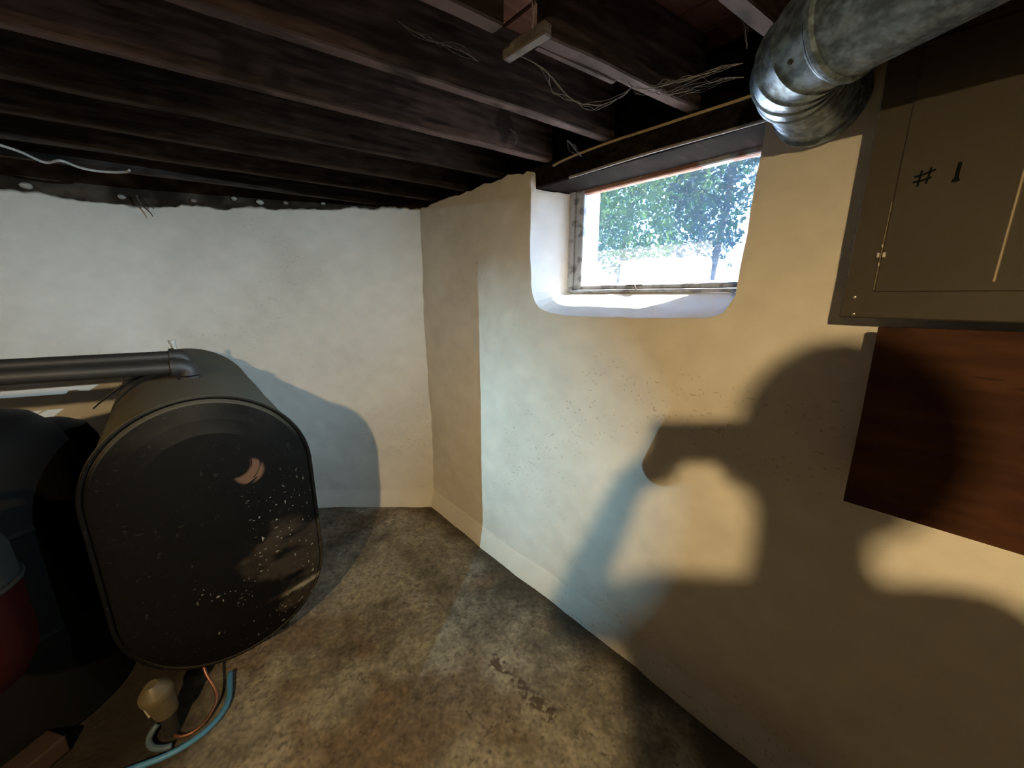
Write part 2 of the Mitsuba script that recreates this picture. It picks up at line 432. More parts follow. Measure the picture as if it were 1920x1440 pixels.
def left_sheet(off, zs, foot=True, amp=1.0, top_rag=True, seed=20):
    t = np.gradient(LEFT, axis=0)
    t /= np.linalg.norm(t, axis=1, keepdims=True)
    nrm = np.stack([-t[:, 1], t[:, 0]], 1)
    if nrm[100] @ np.array([1.0, 0.2]) < 0:
        nrm = -nrm
    P = np.zeros((len(zs), len(LEFT), 3))
    for i, z in enumerate(zs):
        push = 0.05 * max(0, 1 - z / 0.11) if foot else 0.0
        P[i, :, :2] = LEFT + nrm * (push - off)
        P[i, :, 2] = z
    q = P.copy()
    near = np.clip(np.arange(len(LEFT)) / 26.0, 0.12, 1)[None, :, None]
    P[..., :2] += amp * near * (0.045 * fb(q, 2.0, 3, seed)[..., None] + 0.010 * fb(q, 14, 3, seed + 1)[..., None]) * nrm[None]
    if top_rag:
        k = np.clip((q[..., 2] - (zs[-1] - 0.05)) / 0.05, 0, 1)
        P[..., 2] += k * (0.04 * fb(q, 6, 2, seed + 2) + 0.03 * fb(q, 28, 2, seed + 3))
    return P


zs = np.r_[-0.1, np.linspace(0, 0.11, 4), np.linspace(0.14, 2.10, 66), 2.125, 2.145, 2.16]
front = left_sheet(0.0, zs)
back_ = left_sheet(0.07, zs, False, 0.0, False)
lw = np.concatenate([front, back_[-1:]], 0)                         # sheet and the ledge on top
obj("wall_left", grid_mesh(lw[:, ::-1]), PLASTER, kind="structure", smooth=40, label="whitewashed parged stone wall behind the oil tank")
rz = np.r_[np.linspace(1.9, 2.44, 26)]
obj("rubble_band", grid_mesh(left_sheet(0.05, rz, False, 1.6, False, 40)[:, ::-1]), RUBBLE, "wall_left", smooth=40, label="bare dark rubble above the plaster edge")
lb = left_sheet(0.35, np.array([-0.1, 2.5]), False, 0.0, False)
obj("core", grid_mesh(lb[:, ::-1]), RUBBLE, "wall_left")


def pebble(c, size, seed):
    s = trimesh.creation.icosphere(subdivisions=1)
    v = s.vertices * np.asarray(size) * (1 + 0.55 * fb(s.vertices, 1.4, 2, seed))[:, None]
    s.vertices = v + c
    return s


rb = left_sheet(0.05, rz, False, 1.6, False, 40)
for i, (k, zz, sz) in enumerate([(206, 2.245, .028), (202, 2.235, .020), (196, 2.205, .020), (189, 2.200, .034), (181, 2.225, .028), (168, 2.232, .018), (166, 2.212, .016), (164, 2.222, .013), (161, 2.226, .018),
                                 (157, 2.232, .020), (162, 2.205, .022), (147, 2.215, .012), (141, 2.212, .013), (122, 2.205, .024), (104, 2.21, .018), (86, 2.205, .016), (74, 2.215, .016), (66, 2.212, .020), (58, 2.205, .015), (46, 2.21, .014)]):
    r0 = rb[int(np.argmin(abs(rz - zz))), k]
    obj("stone", pebble(r0 + np.array([0.012, 0, 0]), (sz, sz * 1.15, sz * 0.8), i), STONE if i % 3 else STONE_D, "wall_left", smooth=True)

obj("wall_back", box((X1, Y0 - 0.3, -0.1), (X1 + 0.3, 0.45, 2.45)), GREYWALL, kind="structure", label="grey stone end wall of the basement")
obj("wall_front", box((-1.6, Y0 - 0.3, -0.1), (X1 + 0.3, Y0, 2.45)), GREYWALL, kind="structure", label="grey stone wall behind the camera")

# floor above: boards on joists
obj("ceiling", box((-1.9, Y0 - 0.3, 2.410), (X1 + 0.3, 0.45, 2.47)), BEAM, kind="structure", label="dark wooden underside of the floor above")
PLANK_W = 0.118
y = 0.118
while y > -2.6:
    a = rng.uniform(0.0, 0.003)
    obj("plank", rbox((-1.2, y - PLANK_W + 0.004, 2.384 + a), (X1, y, 2.409)), PLANK, "ceiling")
    y -= PLANK_W
obj("plank_field", cat_(box((-1.2, yy - PLANK_W + 0.004, 2.384), (X1, yy, 2.409)) for yy in np.arange(y, Y0, -PLANK_W)), PLANK, "ceiling", kind="stuff")

TILT = 0.125                                                        # joists run a little askew to the window wall


def joist_mesh(x0, y0, y1, z0=2.184, w=0.042, h=0.198, seed=0):
    n = max(6, int(abs(y1 - y0) / 0.05))
    ys = np.linspace(y0, y1, n)
    prof = np.array([(-w / 2, 0.004), (-w / 2 + 0.004, 0), (0, 0), (w / 2 - 0.004, 0), (w / 2, 0.004), (w / 2, h * 0.33), (w / 2, h * 0.66), (w / 2, h), (-w / 2, h), (-w / 2, h * 0.5)])
    P = np.array([[(x0 + TILT * yy + a, yy, z0 + b) for a, b in prof] for yy in ys])
    P[..., 0] += 0.006 * fb(P, 3, 2, seed) + 0.003 * fb(P, 22, 2, seed + 1)
    P[:, :5, 2] += 0.007 * fb(P[:, :5], 5, 2, seed + 2)
    m, k = P.shape[:2]
    i, j = np.meshgrid(np.arange(m - 1), np.arange(k), indexing="ij")
    q = np.stack([i * k + j, i * k + (j + 1) % k, (i + 1) * k + (j + 1) % k, (i + 1) * k + j], -1).reshape(-1, 4)
    f = np.vstack([q[:, [0, 1, 2]], q[:, [0, 2, 3]]])
    v = np.vstack([P.reshape(-1, 3), P[0].mean(0), P[-1].mean(0)])
    e = np.arange(k)
    f = np.vstack([f, np.stack([(e + 1) % k, e, 0 * e + m * k], 1), np.stack([(m - 1) * k + e, (m - 1) * k + (e + 1) % k, 0 * e + m * k + 1], 1)])
    t = trimesh.Trimesh(v, f, process=False)
    t.fix_normals()
    return t


jx = 1.905
said = {0: "joist with a pale dusty edge ending above the window", 1: "reddish joist ending above the left part of the window", 2: "reddish joist ending over the plaster at the left edge of the window", -1: "joist running behind the grey flue pipe"}
for k in range(-13, 7):
    x0 = 1.905 - 0.322 * k
    if k == 0:
        obj("joist", joist_mesh(x0, 0.03, -0.595, seed=k + 60), JOIST, "ceiling", label=said[0])
        obj("joist", joist_mesh(x0 - 0.028, -0.70, Y0, seed=k + 90, z0=2.186), JOIST, "ceiling", label="joist cut short behind a wooden block")
        continue
    obj("joist", joist_mesh(x0, 0.03, Y0 - 0.05, seed=3 * k + 60), JOIST if -2 < k < 3 else JOIST_SHADED, "ceiling", label=said.get(k))
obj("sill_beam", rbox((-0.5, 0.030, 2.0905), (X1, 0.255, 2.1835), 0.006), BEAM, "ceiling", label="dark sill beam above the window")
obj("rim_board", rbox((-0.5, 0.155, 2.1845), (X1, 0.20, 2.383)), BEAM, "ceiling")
obj("house_wall", box((-1.9, 0.27, 2.13), (X1 + 0.3, 0.45, 2.6)), WHITE, kind="structure", label="house wall above the window outside")

# the block nailed across the cut joist and the batten along it
obj("wood_block", rbox((-0.085, -0.0135, 2.172), (0.055, 0.0135, 2.200), 0.003).apply_transform(trimesh.transformations.compose_matrix(angles=[0, 0, 0.05], translate=[1.812, -0.618, 0])), BATTEN,
    label="short pale wooden block nailed under the cut ceiling joist", cat="wood block")
b = rbox((-0.010, -0.14, 2.181), (0.010, 0.14, 2.222), 0.003)
b.apply_transform(trimesh.transformations.compose_matrix(angles=[0, 0, -TILT], translate=[1.822, -0.455, 0]))
obj("nailing_strip", b, JOIST, label="thin wooden strip nailed along the joist beside the pale block", cat="wood strip")

# ------------------------------------------------------------------ the window
WIN = "window_1"
yF0, yF1 = 0.222, 0.268
say(WIN, label="small dusty basement window in the parged wall", kind="structure")
obj("frame_jamb", rbox((1.236, 0.215, 1.612), (1.268, 0.30, 2.128), 0.003), SASH, WIN)
obj("frame_jamb", rbox((2.112, 0.215, 1.612), (2.146, 0.30, 2.128), 0.003), SASH, WIN)
obj("frame_head", rbox((1.268, 0.212, 2.098), (2.112, 0.30, 2.128), 0.003), HEADER, WIN, label="reddish worn wooden window head")
obj("frame_sill", rbox((1.268, 0.215, 1.6115), (2.112, 0.30, 1.626), 0.003), SASH, WIN)
obj("sash_stile", rbox((1.270, yF0 + .004, 1.628), (1.318, yF1, 2.096), 0.004), SASH, WIN)
obj("sash_stile", rbox((2.062, yF0 + .004, 1.628), (2.110, yF1, 2.096), 0.004), SASH, WIN)
obj("sash_rail", rbox((1.318, yF0 + .004, 2.072), (2.062, yF1, 2.096), 0.004), HEADER, WIN)
obj("sash_rail", rbox((1.318, yF0 + .004, 1.628), (2.062, yF1, 1.648), 0.004), SASH, WIN)
pg = box((1.316, 0.2445, 1.646), (2.064, 0.2455, 2.074))
pane = trimesh.Trimesh([[1.316, 0.245, 1.646], [2.064, 0.245, 1.646], [2.064, 0.245, 2.074], [1.316, 0.245, 2.074]], [[0, 1, 2], [0, 2, 3]], process=False)
obj("pane", pane, PANE, WIN, label="dusty glass pane")
obj("sash_catch", cat_([rbox((1.585, 0.214, 1.640), (1.665, 0.224, 1.647), 0.002), sweep([(1.63, 0.216, 1.645), (1.635, 0.205, 1.635), (1.645, 0.20, 1.626)], 0.004, 8)]), ROOT, WIN, label="small dark catch on the bottom rail")
obj("outer_casing", rbox((1.2365, 0.302, 1.612), (1.2475, 0.452, 2.122), 0.002), WHITE, WIN, label="white sunlit outer casing seen through the glass")

# ------------------------------------------------------------------ outside
gx, gy = np.meshgrid(np.linspace(-30, 25, 90), np.r_[np.linspace(0.44, 6, 40), np.linspace(6.5, 40, 40)])
gz = 1.56 + 0.060 * np.clip(gy - 0.5, 0, 4) + 0.030 * np.clip(gy - 4.5, 0, 60) + 0.05 * fb(np.stack([gx, gy, 0 * gx], -1), 0.8, 3)
obj("ground", grid_mesh(np.stack([gx, gy, gz], -1)), LAWN, kind="structure", smooth=True, label="sunlit pale ground outside the window")


def ground_z(x, y):
    return 1.56 + 0.060 * np.clip(y - 0.5, 0, 4) + 0.030 * np.clip(y - 4.5, 0, 60)


obj("utility_box", cat_([rbox((-0.55, 3.4, 1.66), (0.20, 3.9, 2.035), 0.03), rbox((-0.57, 3.38, 2.03), (0.22, 3.92, 2.06), 0.012)]), WHITE_BLOCK, label="white sunlit box standing outside the window, the longer one", cat="outdoor box")
obj("utility_box", rbox((0.26, 3.45, 1.66), (0.52, 3.85, 2.065), 0.05), WHITE_BLOCK, label="smaller white box outside the window, right of the longer one", cat="outdoor box")


def tree(label, x, y, h, rad, n, mats, size, seed, lean=0.0, crown0=0.25, holes=0.42, freq=1.6):
    g = np.random.default_rng(seed)
    z0 = float(ground_z(x, y)) - 0.1
    key = numbered("tree")
    say(key, label, "tree", "trees outside the window")
    th = 0.011
    tr = spline([(x, y, z0), (x + 0.4 * lean, y, z0 + 0.3 * h), (x + lean, y + 0.1, z0 + 0.75 * h)], 14)
    scene[key + "__trunk"] = mikit.ply(sweep(tr, np.linspace(th * h, 0.35 * th * h, 14), 10), BARK, smooth=True)
    for i in range(5):
        a, s = g.uniform(0, 6.28), int(g.integers(4, 11))
        e = tr[s] + np.array([math.cos(a) * rad * 0.7, math.sin(a) * rad * 0.7, 0.25 * h * g.uniform(0.5, 1)])
        obj("branch", sweep(spline([tr[s], (tr[s] + e) / 2 + [0, 0, 0.1], e], 8), np.linspace(0.4 * th * h, 0.14 * th * h, 8), 7), BARK, key, smooth=True)
    c = np.zeros((0, 3))
    while len(c) < n:
        q = g.uniform(-1, 1, (n * 2, 3))
        r = np.linalg.norm(q, axis=1)
        q = q[(r < 1) & (r > 0.35)]
        w = q * np.array([rad, rad, h * 0.5 * (1 - crown0) + 0.2]) + np.array([x + 0.6 * lean, y, z0 + h * (0.5 + crown0 / 2)])
        w = w[meshkit.fbm(w * freq + seed, 3, seed) > holes]
        c = np.vstack([c, w])
    c = c[:n]
    u = g.normal(size=(n, 3))
    u /= np.linalg.norm(u, axis=1, keepdims=True)
    v = np.cross(u, g.normal(size=(n, 3)))
    v /= np.linalg.norm(v, axis=1, keepdims=True)
    s = size * g.uniform(0.6, 1.3, (n, 1))
    V = np.stack([c - u * s, c + v * s * 0.45, c + u * s, c - v * s * 0.45], 1)
    for i, m in enumerate(mats):
        k = np.arange(n) % len(mats) == i
        vv = V[k].reshape(-1, 3)
        b0 = np.arange(k.sum())[:, None] * 4
        obj("leaves", trimesh.Trimesh(vv, np.vstack([b0 + [0, 1, 2], b0 + [0, 2, 3]]), process=False), m, key, kind="stuff")


tree("leafy green tree nearest the white window casing", -3.0, 5.4, 5.5, 1.55, 7500, [LEAF[0], LEAF[1]], 0.070, 3, 0.5, 0.1, 0.40)
tree("dense teal-green tree behind the middle of the window", -4.6, 9.6, 8.5, 2.35, 11500, [LEAF[1], LEAF[0]], 0.10, 4, 0.5, 0.06, 0.36)
tree("bluish sparse tree at the right of the window with bright sky gaps", -1.15, 8.0, 7.0, 1.6, 3800, [LEAF[2], LEAF[1]], 0.085, 5, 0.5, 0.08, 0.55, 0.9)
tree("bluish tree far back behind the white boxes", -4.3, 14.6, 9.0, 2.0, 5200, [LEAF[2]], 0.13, 6, -0.2, 0.05, 0.45, 0.9)
tree("green tree standing outside right of the white boxes", 3.4, 9.5, 7.5, 2.4, 7000, [LEAF[0], LEAF[1]], 0.10, 9, 0.2, 0.05, 0.40)
tree("tall green tree far left outside", -11.0, 12.0, 10.0, 3.6, 8000, [LEAF[0], LEAF[1]], 0.15, 8, 0.4, 0.05, 0.36)

# ------------------------------------------------------------------ oil tank
TY, TZ0, TZ1, TR = -1.325, 0.16, 1.245, 0.328
TXF, TXB = 0.870, -0.56


def obround(scale=1.0, n=96):
    h = (TZ1 - TZ0) / 2 - TR
    pts = []
    for i in range(n):
        a = 2 * np.pi * (i + 0.5) / n
        c, s = np.cos(a), np.sin(a)
        pts.append((TR * c, TR * s + (h if s > 0 else -h)))
    p = np.array(pts)
    return p * 1.0 if scale == 1.0 else p * scale


def tank_ring(x, k, dz):
    """Cross-section inset by k metres at x."""
    h = (TZ1 - TZ0) / 2 - TR
    n = 96
    a = 2 * np.pi * (np.arange(n) + 0.5) / n
    r = max(TR - k, 0.002)
    hh = h * (1 if k < TR * 0.55 else max(0.0, 1 - (k - TR * 0.55) / (TR * 0.45)))
    p = np.stack([np.full(n, x), TY + r * np.cos(a), (TZ0 + TZ1) / 2 + dz + r * np.sin(a) + np.where(np.sin(a) > 0, hh, -hh)], 1)
    return p


def loft(rings):
    P = np.array(rings)
    m, k = P.shape[:2]
    i, j = np.meshgrid(np.arange(m - 1), np.arange(k), indexing="ij")
    q = np.stack([i * k + j, i * k + (j + 1) % k, (i + 1) * k + (j + 1) % k, (i + 1) * k + j], -1).reshape(-1, 4)
    v = np.vstack([P.reshape(-1, 3), P[0].mean(0), P[-1].mean(0)])
    e = np.arange(k)
    f = np.vstack([q[:, [0, 1, 2]], q[:, [0, 2, 3]], np.stack([(e + 1) % k, e, 0 * e + m * k], 1), np.stack([(m - 1) * k + e, (m - 1) * k + (e + 1) % k, 0 * e + m * k + 1], 1)])
    t = trimesh.Trimesh(v, f, process=False)
    t.fix_normals()
    return t


slope = lambda x: 0.035 * (TXF - x) / (TXF - TXB)                     # noqa: E731  the far end stands a little higher
body = [tank_ring(x, k, slope(x)) for x, k in [(TXB + 0.01, 0.012)] + [(x, 0.003 * math.sin(6 * x) ** 2) for x in np.linspace(TXB + 0.02, TXF - 0.01, 14)]]
TK = obj("shell", loft(body), TANK, "oil_tank", smooth=45)
say("oil_tank", "large black oval steel oil tank with scuffed end, beside the left wall", "oil tank")
head = [(TXF - 0.012, 0.004), (TXF + 0.004, 0.007), (TXF + 0.012, 0.016), (TXF + 0.020, 0.040), (TXF + 0.030, 0.070), (TXF + 0.044, 0.12), (TXF + 0.055, 0.19), (TXF + 0.061, 0.26), (TXF + 0.063, 0.326)]
obj("end_cap", loft([tank_ring(x, k, 0) for x, k in head]), TANK, "oil_tank", smooth=45, label="dished black end of the tank with brown scrape")
hb = [(TXB + 0.01, 0.012), (TXB - 0.005, 0.03), (TXB - 0.03, 0.12), (TXB - 0.04, 0.26), (TXB - 0.041, 0.326)]
obj("end_cap", loft([tank_ring(x, k, 0.035) for x, k in hb]), TANK, "oil_tank", smooth=45)
rimp = tank_ring(TXF - 0.006, -0.003, 0)
rim = sweep(np.vstack([rimp, rimp[:2]]), 0.008, 8, cap=False)
obj("rim", rim, TANK, "oil_tank", smooth=True, label="dusty seam rim around the tank end")
for sx in (TXB + 0.25, TXF - 0.22):
    for sy in (-0.17, 0.17):
        obj("leg", sweep([(sx, TY + sy, 0.0), (sx, TY + sy, 0.30)], 0.021, 14), BLACK, "oil_tank", smooth=40)
strap = [(0.26, TY - 0.13, 1.268), (0.25, TY - 0.20, 1.235), (0.25, TY - 0.27, 1.185), (0.25, TY - 0.325, 1.135)]
sp_ = spline(strap, 12)
wd = np.array([0.05, 0.05, 0.048, 0.045, 0.04, 0.04, 0.038, 0.034, 0.03, 0.022, 0.014, 0.004])
SV = np.concatenate([np.stack([sp_ + [w, 0, 0.003] for w, sp_ in zip(wd, sp_)]), np.stack([p + [-w, 0, 0.003] for w, p in zip(wd, sp_)]),
                     np.stack([p + [-w, 0, -0.003] for w, p in zip(wd, sp_)]), np.stack([p + [w, 0, -0.003] for w, p in zip(wd, sp_)])]).reshape(4, 12, 3).transpose(1, 0, 2)
obj("bent_flange", loft(SV), TANK, "oil_tank", label="thin pointed metal flange standing off the left of the tank top")
obj("gauge", cat_([sweep([(0.02, -1.350, 1.27), (0.02, -1.352, 1.30)], 0.020, 12), sweep([(0.02, -1.352, 1.30), (0.02, -1.360, 1.372)], 0.011, 12), sweep([(0.02, -1.360, 1.368), (0.02, -1.361, 1.382)], 0.015, 12)]), GAUGE, "oil_tank", smooth=40, label="pale float gauge on the tank top")


def iron_pipe(label, x, z0, z1, yend, r):
    k = numbered("iron_pipe")
    say(k, label, "pipe")
    ye = -1.325
    obj("run", sweep([(x, ye - 0.045, z0), (x, yend, z1)], r, 18), BLACK, k, smooth=40)
    el = [(x, ye - 0.05, z0), (x, ye - 0.02, z0 - 0.002), (x, ye - 0.004, z0 - 0.012), (x, ye, z0 - 0.022), (x, ye, max(z0 - 0.038, 1.266))]
    obj("elbow", sweep(el, [r * 1.32, r * 1.32, r * 1.3, r * 1.32, r * 1.32], 18), BLACK, k, smooth=50)
    obj("coupling", sweep([(x, ye - 0.055, z0), (x, ye - 0.045, z0), (x, ye - 0.035, z0)], [r * 1.45] * 3, 18), BLACK, k, smooth=40)
    obj("bushing", sweep([(x, ye, 1.236), (x, ye, 1.262)], r * 1.5, 8), BLACK, "oil_tank")


iron_pipe("black iron pipe into the tank top, upper of the two", 0.12, 1.314, 1.395, -4.25, 0.026)
iron_pipe("black iron pipe into the tank top, lower of the two", 0.44, 1.305, 1.432, -4.25, 0.028)

# dark things left of the tank
k = "steel_drum"
say(k, "dark round steel drum standing left of the oil tank", "drum")
prof = [(0.0, 0.0), (0.275, 0.0), (0.285, 0.015), (0.28, 0.03), (0.28, 0.40), (0.288, 0.415), (0.28, 0.43), (0.28, 0.80), (0.288, 0.815), (0.28, 0.83), (0.275, 1.02), (0.25, 1.11), (0.20, 1.17), (0.12, 1.20), (0.0, 1.21)]
dm = trimesh.creation.revolve(np.array(prof), sections=56)
dm.apply_translation((0.40, -1.985, 0.004))
obj("body", dm, SOOT, k, smooth=35)
obj("lid_knob", sweep([(0.40, -1.985, 1.20), (0.40, -1.985, 1.235)], 0.03, 12), SOOT, k, smooth=40)
dm = trimesh.creation.revolve(np.array([(0, 0), (0.16, 0), (0.17, 0.02), (0.17, 0.82), (0.16, 0.93), (0.13, 1.00), (0.07, 1.035), (0, 1.04)]), sections=48)
dm.apply_translation((-0.10, -1.86, 0.004))
obj("dark_cylinder", dm, SOOT, label="dark cylinder half hidden between the drum and the oil tank", cat="cylinder", smooth=35)
k = "expansion_tank"
say(k, "round red and grey vessel at the left edge in front of the drum", "vessel")
c_ = np.array([1.02, -1.90, 0.0])
for nm, pr_, mt, lb_ in (("lower_half", [(0, 0.545), (0.06, 0.553), (0.105, 0.585), (0.133, 0.64), (0.138, 0.70), (0.138, 0.855), (0, 0.856)], RED, "dull red lower half"), ("upper_half", [(0, 0.868), (0.138, 0.869), (0.136, 0.95), (0.115, 1.02), (0.07, 1.06), (0.02, 1.07), (0, 1.07)], GREYCAP, "grey upper half"),
                        ("seam", [(0, 0.8565), (0.145, 0.857), (0.147, 0.862), (0.145, 0.867), (0, 0.8675)], GREYCAP, None)):
    em = trimesh.creation.revolve(np.array(pr_), sections=48)
    em.apply_translation(c_)
    obj(nm, em, mt, k, smooth=35, label=lb_)
obj("supply_pipe", sweep(spline([(1.02, -1.90, 1.068), (1.02, -1.90, 1.10), (1.02, -1.915, 1.125), (1.02, -1.96, 1.13), (1.02, -2.4, 1.13), (1.02, Y0 + 0.01, 1.13)], 40), 0.013, 12), COPPER, k, smooth=40)

bk = rbox((-0.075, -0.045, 0), (0.075, 0.045, 0.07), 0.006)
bk.apply_transform(trimesh.transformations.compose_matrix(angles=[0, 0, -0.95], translate=[0.755, -1.935, 0.010]))
obj("wood_offcut", bk, BLOCK, label="short brown block lying on the floor in front of the drum", cat="wood block")

# ------------------------------------------------------------------ filter can, hose, copper line
k = "filter_canister"
say(k, "small yellowish canister with a lid tilted under the tank end", "canister")
cm = trimesh.creation.revolve(np.array([(0, 0), (0.030, 0.0), (0.036, 0.008), (0.043, 0.10), (0.0, 0.10)]), sections=36)
lm = trimesh.creation.revolve(np.array([(0, 0.098), (0.047, 0.098), (0.049, 0.104), (0.048, 0.118), (0.044, 0.126), (0.026, 0.150), (0.018, 0.158), (0, 0.158)]), sections=36)
tagm = rbox((-0.008, -0.0445, 0.028), (0.004, -0.036, 0.082), 0.002)
tf = trimesh.transformations.compose_matrix(angles=[0.12, 0.10, 0.0], translate=[0.905, -1.578, 0.10])
for nm, m_, mt, lb_ in (("body", cm, CUP, None), ("lid", lm, CUP, None)):
    m_.apply_transform(tf)
    obj(nm, m_, mt, k, smooth=35, label=lb_)
tagm.apply_transform(trimesh.transformations.rotation_matrix(0.15, [0, 0, 1]))
tagm.apply_transform(tf)
obj("sticker", tagm, GAUGE, k, label="pale sticker")
obj("foot", sweep([(0.905, -1.578, 0.0), (0.905, -1.578, 0.105)], [0.024, 0.022], 14), BLACK, k, smooth=40)
hose = spline([(0.79, -1.385, 0.022), (0.84, -1.393, 0.020), (0.905, -1.402, 0.018), (0.955, -1.425, 0.017), (0.995, -1.475, 0.017), (1.01, -1.53, 0.018), (1.005, -1.60, 0.018), (0.985, -1.665, 0.018), (0.965, -1.74, 0.018), (0.95, -1.86, 0.018)], 60)
obj("hose", sweep(hose, 0.010, 12), BLUE, label="bright blue hose curving around the yellowish canister on the floor", cat="hose", smooth=True)
h2 = spline([(0.872, -1.612, 0.040), (0.905, -1.640, 0.016), (0.945, -1.622, 0.012), (0.972, -1.578, 0.012)], 24)
obj("hose", sweep(h2, 0.010, 12), BLUE_D, label="short dull blue hose end below the yellowish canister", cat="hose", smooth=True)
cp = spline([(0.935, -1.570, 0.012), (0.962, -1.535, 0.010), (0.962, -1.50, 0.012), (0.935, -1.462, 0.020), (0.90, -1.44, 0.035), (0.84, -1.45, 0.08), (0.78, -1.45, 0.15)], 40)
obj("copper_line", sweep(cp, 0.0055, 10), COPPER, label="thin copper fuel line looping inside the blue hose", cat="fuel line", smooth=True)

# ------------------------------------------------------------------ flue pipe
k = "flue_pipe"
say(k, "grey galvanized flue pipe elbowing into the wall above the window", "pipe")
UW, ZC, PR, ST, RE, ANG = 2.263, 2.084, 0.0895, 0.198, 0.168, 1.10
t0 = np.array([0, -1.0, 0])
t1 = np.array([math.sin(ANG), -math.cos(ANG), -0.004])
arc = [np.array([UW, -ST, ZC]) + RE * np.array([1 - math.cos(a), -math.sin(a), 0]) for a in np.linspace(0, ANG, 5)]
tang = [np.array([math.sin(a), -math.cos(a), 0]) for a in np.linspace(0, ANG, 5)]


def tube_seg(p0, n0, p1, n1, r0, r1, sides=64):
    rings = []
    for p, n, r in ((p0, n0, r0), (p1, n1, r1)):
        _, a, b = frame(n)
        ph = np.arange(sides) * 2 * np.pi / sides
        rings.append(np.asarray(p) + r * (np.cos(ph)[:, None] * a + np.sin(ph)[:, None] * b))
    return rings


def gore(p0, n0, p1, n1, r, lip=0.0035):
    d = np.asarray(p1) - p0
    L = np.linalg.norm(d)
    st = []
    for s, rr in ((0, r + lip), (0.06, r + lip), (0.12, r), (0.5, r), (0.90, r), (0.95, r + lip * 0.6), (1.0, r + lip * 0.6)):
        n = (1 - s) * n0 + s * n1
        st.append(tube_seg(p0 + d * s, n, p1, n1, rr, rr)[0])
    return loft(st)


obj("collar", loft([tube_seg(np.array([UW, y_, ZC]), t0, arc[0], t0, r_, r_)[0] for y_, r_ in ((-0.002, PR + .002), (-0.012, PR + .002), (-0.016, PR + .012), (-0.026, PR + .012), (-0.03, PR + .004), (-0.075, PR + 0.003), (-0.08, PR))]), ELBOW, k, smooth=40, label="crimped collar at the wall")
obj("straight_piece", gore(np.array([UW, -0.075, ZC]), t0, arc[0], t0, PR), ELBOW, k, smooth=40)
for i in range(4):
    obj("elbow_gore", gore(arc[i], tang[i], arc[i + 1], tang[i + 1], PR + 0.001), ELBOW, k, smooth=40)
e1 = arc[4] + t1 * 0.012
L_ = 1.9
rr = [(0, PR + .007), (0.004, PR + .009), (0.012, PR + .009), (0.016, PR + .002), (0.5, PR), (L_, PR)]
obj("straight_pipe", loft([tube_seg(e1 + t1 * (s - 0.008), t1, e1, t1, r_, r_)[0] for s, r_ in rr]), DUCT, k, smooth=40, label="mottled galvanized straight pipe")
cs_ = (arc[3] + arc[4]) / 2
ds_ = EYE - cs_ + np.array([0.25, 0, 0.1])
ts_ = (tang[3] + tang[4]) / np.linalg.norm(tang[3] + tang[4])
ds_ -= (ds_ @ ts_) * ts_
ds_ /= np.linalg.norm(ds_)
obj("screw", bolt(cs_ + ds_ * (PR * 1.005), ds_, 0.005, 0.004), BLACK, k)

# ------------------------------------------------------------------ electrical panel and board
k = "electrical_panel"
say(k, "grey metal electrical panel with marker writing, on the wall under the flue pipe", "electrical panel")
PX0, PX1, PZ0, PZ1, PY = 2.398, 2.80, 1.548, 2.155, -0.130
obj("box", rbox((PX0 + 0.018, PY + 0.004, PZ0 + 0.015), (PX1 - 0.018, -0.014, PZ1 - 0.015), 0.004), PANEL, k)
obj("cover", rbox((PX0, PY - 0.001, PZ0), (PX1, PY + 0.006, PZ1), 0.003), PANEL, k)
obj("door", rbox((2.452, PY - 0.0055, 1.608), (2.748, PY - 0.0012, 2.095), 0.0025), PANEL, k)
obj("door_edge", rbox((2.4495, PY - 0.0058, 1.612), (2.4520, PY - 0.0012, 1.80), 0.001), PANEL_GLINT, k, label="left edge of the door with a painted highlight")
obj("door_rib", rbox((2.6195, PY - 0.0078, 1.625), (2.6245, PY - 0.0050, 1.83), 0.0014), PANEL_GLINT, k, label="raised rib on the door with a painted highlight")
obj("latch", cat_([rbox((2.4440, PY - 0.010, 1.682), (2.4495, PY - 0.001, 1.694), 0.001), rbox((2.4535, PY - 0.010, 1.682), (2.4600, PY - 0.005, 1.694), 0.001), rbox((2.4490, PY - 0.009, 1.704), (2.4530, PY - 0.005, 1.712), 0.001), rbox((2.4490, PY - 0.009, 1.664), (2.4530, PY - 0.005, 1.672), 0.001)]), STEEL, k, label="small steel latch")
obj("screw", bolt(np.array([2.420, PY - 0.001, 1.596]), np.array([0, -1.0, 0]), 0.0045, 0.004), STEEL, k, smooth=40)
obj("screw", bolt(np.array([2.424, PY - 0.001, 1.557]), np.array([0, -1.0, 0]), 0.0035, 0.003), STEEL, k, smooth=40)


def ink(pts, r=0.0021):
    p = np.array([(a, PY - 0.0058, b) for a, b in pts])
    m = sweep(p, r, 8)
    v = np.array(m.vertices)
    v[:, 1] = PY - 0.0058 + (v[:, 1] - (PY - 0.0058)) * 0.2
    m.vertices = v
    return m


